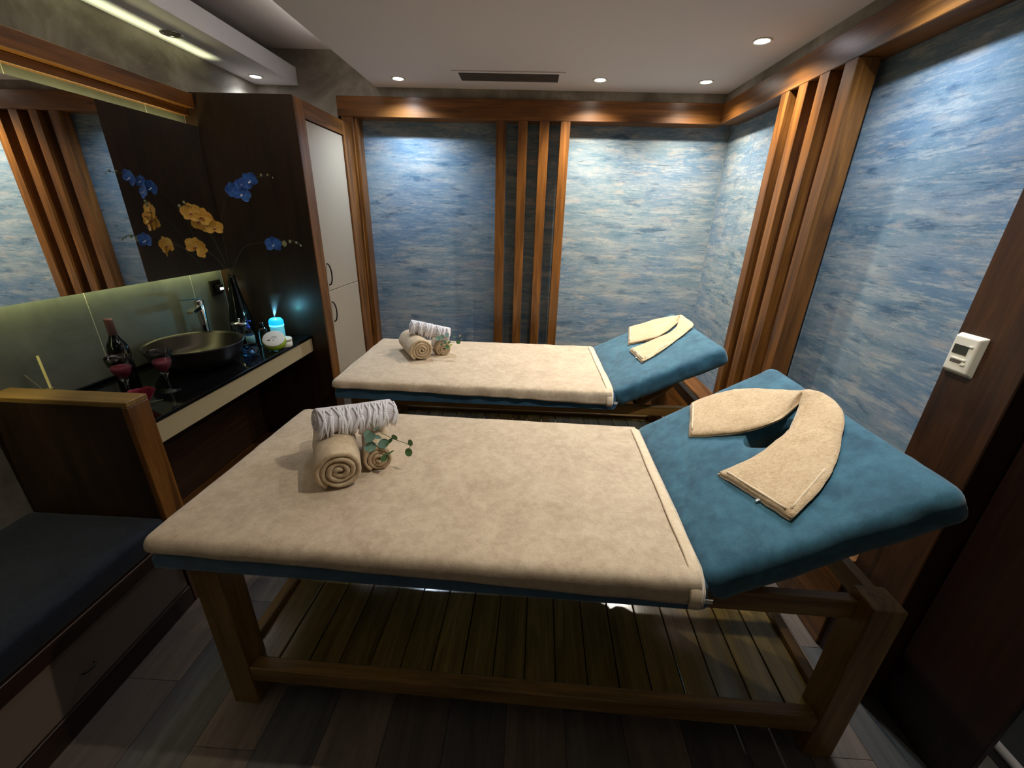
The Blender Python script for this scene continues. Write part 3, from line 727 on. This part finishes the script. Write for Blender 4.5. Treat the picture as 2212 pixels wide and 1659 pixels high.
# sink
sx_, sy_ = -1.640, 1.885
t = thing('vessel_sink', 'round metallic vessel sink bowl standing on the black counter', 'sink', (sx_, sy_, .818))
mk('bowl', lathe([(.0, .0), (.120, .0), (.150, .012), (.190, .060), (.208, .112), (.211, .116), (.207, .118), (.198, .106), (.176, .058), (.135, .022), (.02, .014), (.0, .014)], (sx_, sy_, .818), 56), 'bowl_out', t, True)
mk('bowl_lining', lathe([(.0, .0150), (.02, .0152), (.134, .0235), (.1745, .059), (.1965, .107), (.2065, .1192), (.2075, .1192), (.198, .1075), (.176, .0595), (.1352, .0238), (.02, .0149)], (sx_, sy_, .818), 56), 'steel_bowl', t, True)
mk('drain', lathe([(.0, .016), (.022, .016), (.024, .018), (.020, .0195), (.0, .0195)], (sx_, sy_, .818), 20), 'chrome', t, True)
fx, fy = -1.785, 2.150
t = thing('basin_faucet', 'tall chrome mixer tap with lever beside the vessel sink', 'faucet', (fx, fy, .818))
mk('body', lathe([(.026, 0), (.026, .006), (.020, .012), (.019, .10), (.021, .20), (.023, .262), (.022, .270), (.0, .272)], (fx, fy, .818), 24), 'chrome', t, True)
mk('spout', xf(boxvf(0, .125, -.014, .014, -.010, .012), lambda p: Vector((fx, fy, .818+.232))+Vector((p.x*.30+p.y, -p.x*.95+p.y*.3, p.z*(1.2-p.x*5)-p.x*.05))), 'chrome', t)
mk('lever', xf(boxvf(-.01, .12, -.013, .013, 0, .007), lambda p: Vector((fx, fy, .818+.274))+Vector((p.x*.05+p.y, -p.x*1.0, p.z+p.x*.10))), 'chrome', t)

# wine bottle
c = (-1.722, 1.585, .818)
t = thing('wine_bottle', 'dark wine bottle with pinkish foil neck behind the wine glasses', 'bottle', c)
mk('body', lathe([(.0, 0), (.034, 0), (.037, .004), (.037, .165), (.033, .190), (.020, .214), (.0142, .232), (.0138, .29), (.0, .29)], c, 32), 'black_gloss', t, True)
mk('foil', lathe([(.0146, .232), (.0146, .292), (.0155, .294), (.0155, .300), (.0, .301)], c, 24), 'foil', t, True)
mk('label', lathe([(.0373, .060), (.0376, .060), (.0376, .130), (.0373, .130)], c, 32, closed=True), 'black', t, True)
# wine glasses (wine is the filling, part of the scene as its own thing inside)
def wineglass(x, y, tilt, label, wl):
    t = thing('wine_glass', label, 'glass', (x, y, .818), (0, 0, 0), 'wine glasses on the black counter')
    p = [(.0, 0), (.036, 0), (.037, .002), (.010, .006), (.0045, .012), (.0042, .050), (.0055, .066), (.016, .086), (.030, .112), (.038, .142), (.043, .178),
         (.0423, .178), (.0370, .142), (.0290, .113), (.0150, .088), (.0, .078)]
    mk('glass', lathe(p, (x, y, .818), 32), 'glass', t, True)
    w = mk('red_wine', lathe([(.0, .0784), (.0148, .0883), (.0288, .1133), (.0335, .132), (.0, .132)], (x, y, .818), 28), 'wine_red', None, True)
    tag(w, wl, 'wine', 'red wine in the glasses')
wineglass(-1.612, 1.470, 0, 'stemmed wine glass at left, just behind the half wall', 'red filling in the left wine glass behind the half wall')
wineglass(-1.522, 1.560, 0, 'stemmed wine glass at right, in front of the vessel sink', 'red filling in the right wine glass before the sink')
# rose
c = Vector((-1.488, 1.400, .866))
t = thing('red_rose', 'dark red rose head lying at the end of the half wall', 'flower', (-1.5, 1.405, .818))
V, F = [], []
rr = random.Random(3)
for L_ in range(5):
    n = 5; r0 = .008+.0062*L_
    for k in range(n):
        a0 = 2*pi*(k+.37*L_)/n; vs = []
        for i in range(5):
            for j in range(5):
                a = a0+(j-2)*.33; h = -.030+.056*i/4; r = r0*(.55+.5*sin(i/4*1.7))+.006*(i/4)**3*L_*.5
                vs.append(c+Vector((cos(a)*r, sin(a)*r, h*(1-.05*L_)-.004*abs(j-2)*(i/4))))
        fs = [(i*5+j, i*5+j+1, (i+1)*5+j+1, (i+1)*5+j) for i in range(4) for j in range(4)]
        mk('petal', (vs, fs), 'rose_red', t, True)
mk('stem', tube([(-1.5, 1.405, .842), (-1.495, 1.415, .828), (-1.47, 1.46, .8215)], .002, 5), 'stem_green', t, True)

# vase with orchids
c = (-1.735, 2.375, .818)
t = thing('black_vase', 'tall black vase with narrow neck in the counter corner', 'vase', c)
mk('body', lathe([(.0, 0), (.048, 0), (.055, .010), (.062, .055), (.058, .12), (.042, .21), (.026, .30), (.019, .355), (.022, .372), (.016, .372), (.014, .34), (.0, .30)], c, 36), 'black_gloss', t, True)
def petal(c, d, n_, L, Wd, mat, parent, curl=.25):
    d = Vector(d).normalized(); n_ = Vector(n_); n_ = (n_-d*n_.dot(d)).normalized(); s = n_.cross(d); V, F = [], []
    for i in range(6):
        u = i/5; w = Wd*max(.12, sin(pi*(.10+.84*u)))**.55*(.35 if u == 0 else 1)*(.55 if u == 1 else 1)
        for j in range(5):
            k = (j-2)/2; V.append(Vector(c)+d*(L*u)+s*(w*k)+n_*(curl*L*(u*u*.6-.25*(1-k*k)*u)))
    for i in range(5):
        for j in range(4): F.append((i*5+j, i*5+j+1, (i+1)*5+j+1, (i+1)*5+j))
    return mk('petal', (V, F), mat, parent, True)
def orchid(parent, c, face, size, mat, lip, roll_=0):
    c = Vector(c); f_ = Vector(face).normalized(); u = Vector((0, 0, 1)); u = (u-f_*u.dot(f_)).normalized(); s = u.cross(f_)
    fl_ = mk('flower', lathe([(.0, -.003), (.004, -.002), (.0045, .002), (.0, .005)], c, 8), 'petal_white', parent, True)
    for a, L, w in ((90, 1.15, .46), (210, 1.1, .44), (330, 1.1, .44), (25, 1.2, .66), (155, 1.2, .66)):
        a = radians(a+roll_); petal(c-f_*.001*(1 if w < .4 else -1), s*cos(a)+u*sin(a), f_, size*L, size*w, mat, fl_)
    petal(c+f_*.003, -u*.7+f_*.7, f_, size*.5, size*.16, lip, fl_, .5)
def orchidstem(label, path, flowers, buds, mat, lip):
    t = thing('orchid_stem', label, 'flower', (path[0][0], path[0][1], path[0][2]), group='orchid stems in the black vase')
    mk('stem', tube(catmull(path, 5), .0016, 5), 'stem_brown', t, True)
    for (c_, f_, s_, r_) in flowers: orchid(t, c_, f_, s_, mat, lip, r_)
    for (b, r) in buds: mk('bud', lathe([(.0, -r*1.3), (r*.8, -r*.5), (r, .2*r), (r*.5, r), (0, r*1.3)], b, 10), 'bud' if mat != 'petal_blue' else 'bud', t, True)
B0 = (-1.735, 2.375, 1.16)
fc = (.35, -1, .1)
orchidstem('orchid stem with a thick cluster of yellow blooms close to the mirror', [B0, (-1.735, 2.34, 1.30), (-1.72, 2.25, 1.46), (-1.695, 2.18, 1.54), (-1.715, 2.12, 1.56)],
           [((-1.705, 2.155, 1.525), fc, .040, 10), ((-1.675, 2.170, 1.505), (.6, -1, .2), .042, -25), ((-1.660, 2.185, 1.475), (.3, -1, -.1), .040, 30), ((-1.640, 2.2, 1.455), (.8, -1, 0), .036, 0), ((-1.690, 2.17, 1.485), (.1, -1, -.2), .036, 60)],
           [((-1.728, 2.115, 1.555), .007), ((-1.712, 2.13, 1.572), .006)], 'petal_yellow', 'petal_red')
orchidstem('orchid stem with one low yellow bloom beside the mirror', [B0, (-1.745, 2.33, 1.26), (-1.75, 2.25, 1.34), (-1.735, 2.175, 1.375)],
           [((-1.735, 2.165, 1.362), (.2, -1, 0), .042, -15), ((-1.715, 2.175, 1.335), (.9, -.6, 0), .026, 60)], [], 'petal_yellow', 'petal_red')
orchidstem('tall orchid stem with clustered blue blooms in front of dark cabinet', [B0, (-1.73, 2.37, 1.30), (-1.71, 2.36, 1.48), (-1.62, 2.345, 1.63), (-1.50, 2.335, 1.695), (-1.37, 2.33, 1.715)],
           [((-1.585, 2.335, 1.64), (.1, -1, 0), .036, 20), ((-1.545, 2.33, 1.62), (.5, -1, .1), .038, -20), ((-1.535, 2.335, 1.668), (.2, -1, .3), .030, 0), ((-1.485, 2.33, 1.685), (.2, -1, 0), .038, 35)],
           [((-1.42, 2.33, 1.716), .006), ((-1.385, 2.33, 1.718), .005), ((-1.36, 2.33, 1.705), .0035)], 'petal_blue', 'petal_white')
orchidstem('arching orchid stem with one blue bloom and a row of buds', [B0, (-1.71, 2.38, 1.24), (-1.63, 2.38, 1.345), (-1.53, 2.378, 1.375), (-1.43, 2.375, 1.385), (-1.34, 2.375, 1.395), (-1.285, 2.375, 1.365)],
           [((-1.440, 2.365, 1.368), (.1, -1, .1), .040, 0)], [((-1.385, 2.375, 1.375), .014), ((-1.350, 2.375, 1.388), .008), ((-1.315, 2.375, 1.383), .006), ((-1.292, 2.375, 1.368), .005)], 'petal_blue', 'petal_white')

# outlet and lit phone charger
t = thing('wall_outlet', 'square dark wall socket on the tiles beside the vase', 'socket', (-1.868, 2.42, 1.11))
bx('cover_plate', (-1.870, -1.860, 2.36, 2.445, 1.07, 1.155), 'dark_metal', t, .002)
bx('socket_insert', (-1.860, -1.857, 2.375, 2.43, 1.085, 1.14), 'black_gloss', t, 0)
t = thing('plug_charger', 'small black plug with a glowing white display in the wall socket', 'charger', (-1.85, 2.41, 1.10))
bx('body', (-1.857, -1.832, 2.385, 2.425, 1.088, 1.128), 'black', t, .003)
bx('lit_display', (-1.832, -1.8312, 2.393, 2.42, 1.100, 1.113), 'phone_light', t, 0)

# toiletries
c = (-1.665, 2.262, .818)
t = thing('lidded_jar', 'clear glass jar with flat silver lid at the sink edge', 'jar', c)
mk('jar', lathe([(.0, 0), (.038, 0), (.040, .004), (.040, .105), (.036, .112), (.034, .112), (.0375, .104), (.0375, .007), (.0, .006)], c, 32), 'glass', t, True)
mk('lid', lathe([(.0, .110), (.041, .110), (.043, .114), (.043, .124), (.040, .128), (.0, .129)], c, 32), 'chrome', t, True)
mk('knob', lathe([(.0, .128), (.004, .129), (.0035, .140), (.006, .146), (.0, .150)], c, 12), 'chrome', t, True)
c = (-1.575, 2.200, .818)
t = thing('pump_bottle', 'clear bottle with blue pump and pale blue label by the jars', 'bottle', c)
mk('bottle', lathe([(.0, 0), (.020, 0), (.022, .004), (.022, .085), (.010, .100), (.009, .108), (.0, .108)], c, 24), 'glass_blue', t, True)
mk('label', lathe([(.0223, .025), (.0226, .025), (.0226, .070), (.0223, .070)], c, 24, closed=True), 'pale_label', t, True)
mk('pump', join(lathe([(.0, .108), (.010, .108), (.010, .120), (.004, .122), (.004, .150), (.0, .150)], c, 14), boxvf(c[0]-.004, c[0]+.02, c[1]-.004, c[1]+.004, c[2]+.146, c[2]+.154)), 'blue_plastic', t, True)
c = (-1.530, 2.250, .818)
t = thing('square_bottle', 'small dark glass bottle with a glinting cap behind the pump bottle', 'bottle', c)
mk('bottle', lathe([(.0, 0), (.021, 0), (.023, .004), (.023, .090), (.012, .104), (.0, .104)], c, 20), 'glass', t, True)
mk('cap', lathe([(.0, .104), (.010, .104), (.010, .132), (.0, .133)], c, 14), 'black_gloss', t, True)
c = (-1.490, 2.060, .818)
t = thing('glass_candle_jar', 'short clear glass tumbler standing at the counter front edge', 'jar', c)
mk('tumbler', lathe([(.0, 0), (.034, 0), (.040, .006), (.043, .022), (.038, .040), (.034, .048), (.038, .056), (.035, .056), (.031, .048), (.035, .039), (.039, .022), (.035, .010), (.0, .008)], c, 32), 'glass_blue', t, True)
mk('content', lathe([(.0, .0085), (.034, .0105), (.0375, .022), (.034, .034), (.0, .034)], c, 24), 'glass', t, True)
# green tin leaning
cc = Vector((-1.418, 2.158, .818)); Rt = Matrix.Rotation(radians(22), 3, 'Z') @ Matrix.Rotation(radians(36), 3, 'X')
t = thing('cream_tin', 'lime green round cream tub with white lid leaning toward the camera', 'tin', cc)
def tt(p): return cc+Rt @ Vector((p.x, p.y+.0, p.z))+Vector((0, .012, .0470))
mk('tub', xf(lathe([(.0, -.012), (.055, -.014), (.058, -.010), (.058, .020), (.0, .020)], (0, 0, 0), 36), tt), 'lime', t, True)
mk('lid', xf(lathe([(.0, .020), (.056, .020), (.056, .024), (.053, .026), (.0, .026)], (0, 0, 0), 36), tt), 'label_white', t, True)
mk('printed_mark', xf(lathe([(.0, .0262), (.006, .0262), (.006, .0268), (.0, .0268)], (-.022, -.012, 0), 12, 1.3, .7), tt), 'black', t)
mk('printed_line', xf(join(boxvf(-.018, .020, .001, .0035, .0262, .0266), boxvf(-.010, .014, .010, .012, .0262, .0266), boxvf(-.004, .006, -.016, -.012, .0262, .0266)), tt), 'vent_dark', t)
c = (-1.402, 2.235, .818)
t = thing('white_tub', 'plain white round tub standing behind the lime green one', 'tin', c)
mk('tub', lathe([(.0, 0), (.038, 0), (.040, .003), (.040, .034), (.0, .034)], c, 30), 'white_plastic', t, True)
mk('lid', lathe([(.0, .034), (.042, .034), (.042, .046), (.040, .049), (.0, .049)], c, 30), 'white_plastic', t, True)
# humidifier
c = (-1.500, 2.345, .818)
t = thing('aroma_humidifier', 'glowing turquoise cylindrical humidifier puffing mist', 'humidifier', c)
mk('body', lathe([(.0, 0), (.034, 0), (.037, .004), (.038, .090), (.0, .090)], c, 36), 'cyan_body', t, True)
mk('light_ring', lathe([(.0, .090), (.040, .090), (.0405, .095), (.040, .099), (.0, .099)], c, 36), 'cyan_ring', t, True)
mk('lid', lathe([(.0, .099), (.040, .099), (.040, .118), (.037, .126), (.030, .134), (.026, .134), (.024, .131), (.006, .131), (.005, .136), (.0, .136)], c, 36), 'cyan_glow', t, True)
light('glow', 'POINT', (c[0]+.004, c[1]-.004, c[2]+.165), .35, (.25, .75, 1), t, shadow_soft_size=.012)
light('glow_green', 'POINT', (c[0]+.055, c[1]+.105, c[2]+.165), .015, (.1, 1, .75), t, shadow_soft_size=.008)
mb = bpy.data.objects.new('mist_plume', None)
vmesh = lathe([(.0, 0), (.004, 0), (.006, .02), (.013, .05), (.028, .085), (.046, .12), (.05, .145), (.0, .15)], (0, 0, 0), 20)
ms = mk('mist_plume', ([(p[0]+max(0, p[2]-.03)*.25, p[1], p[2]) for p in vmesh[0]], vmesh[1]), 'mist', None, True)
bpy.data.objects.remove(mb)
ms.location = (c[0], c[1], c[2]+.138); fixn(ms); tag(ms, 'thin pale blue mist rising from the humidifier', 'mist'); ms['kind'] = 'stuff'

# reed sticks behind the half wall
c = (-1.80, 1.36, .818)
t = thing('reed_diffuser', 'reed diffuser sticks showing above the half wall at left', 'diffuser', c)
mk('bottle', lathe([(.0, 0), (.028, 0), (.030, .003), (.030, .055), (.012, .068), (.012, .08), (.009, .08), (.009, .068), (.0, .06)], c, 20), 'glass', t, True)
mk('reed', tube([(-1.80, 1.36, .85), (-1.852, 1.40, 1.012)], .0042, 6), 'reed', t)
mk('reed', tube([(-1.80, 1.36, .85), (-1.862, 1.345, .955)], .0022, 6), 'vent_dark', t)

# ------------------------------------------------------------------ thermostat
t = thing('wall_thermostat', 'white rectangular room thermostat with grey display on the wooden post', 'thermostat', (XR, 1.138, 1.16))
v, f = boxvf(0, 1, 0, 1, 0, 1)
def frust(y0, y1, z0, z1, x0, x1, iy, iz):
    V = [(x0, y0, z0), (x0, y1, z0), (x0, y1, z1), (x0, y0, z1), (x1, y0+iy, z0+iz), (x1, y1-iy, z0+iz), (x1, y1-iy, z1-iz*.6), (x1, y0+iy, z1-iz*.6)]
    return V, [(0, 1, 2, 3), (4, 7, 6, 5), (0, 4, 5, 1), (1, 5, 6, 2), (2, 6, 7, 3), (3, 7, 4, 0)]
o = fixn(mk('case', frust(1.098, 1.180, 1.172, 1.288, XR, XR-.019, .008, .012), 'white_plastic', t)); bv = o.modifiers.new('b', 'BEVEL'); bv.width = .004; bv.segments = 3
bx('display', (XR-.0202, XR-.0185, 1.124, 1.164, 1.232, 1.257), 'screen', t, 0)
bx('slot_ridge', (XR-.0222, XR-.0185, 1.118, 1.160, 1.218, 1.221), 'white_plastic', t, 0)
bx('button', (XR-.0222, XR-.0185, 1.114, 1.124, 1.257, 1.260), 'white_plastic', t, 0)
bx('slider', (XR-.0222, XR-.0185, 1.116, 1.128, 1.206, 1.209), 'white_plastic', t, 0)
bx('lower_slot', (XR-.0195, XR-.0185, 1.128, 1.160, 1.207, 1.214), 'vent_dark', t, 0)

# ------------------------------------------------------------------ bench at left
t = thing('seating_bench', 'built in bench with dark navy seat cushion along the left wall', 'bench', (-1.63, .4, 0))
mk('seat_cushion', rbox(-1.895, -1.36, -.8, 1.208, .352, .447, .022, 8, 20, 2, disp=lambda p, n_: p+n_*.002*nz3(p, 7)), 'navy_cushion', t, True)
bx('base', (-1.895, -1.385, -.8, 1.21, .0, .350), 'black', t, .001)
bx('upper_rail', (-1.384, -1.362, -.8, 1.21, .292, .350), 'veneerY', t, .002)
bx('front_panel', (-1.384, -1.368, -.8, 1.21, .092, .290), 'bench_panel', t, .001)
bx('plinth', (-1.384, -1.360, -.8, 1.21, .0, .090), 'veneerY', t, .002)
mk('handle', tube(catmull([(-1.368, .80, .165), (-1.358, .805, .166), (-1.356, .82, .166), (-1.358, .835, .166), (-1.368, .84, .165)], 3), .003, 6), 'dark_metal', t, True)
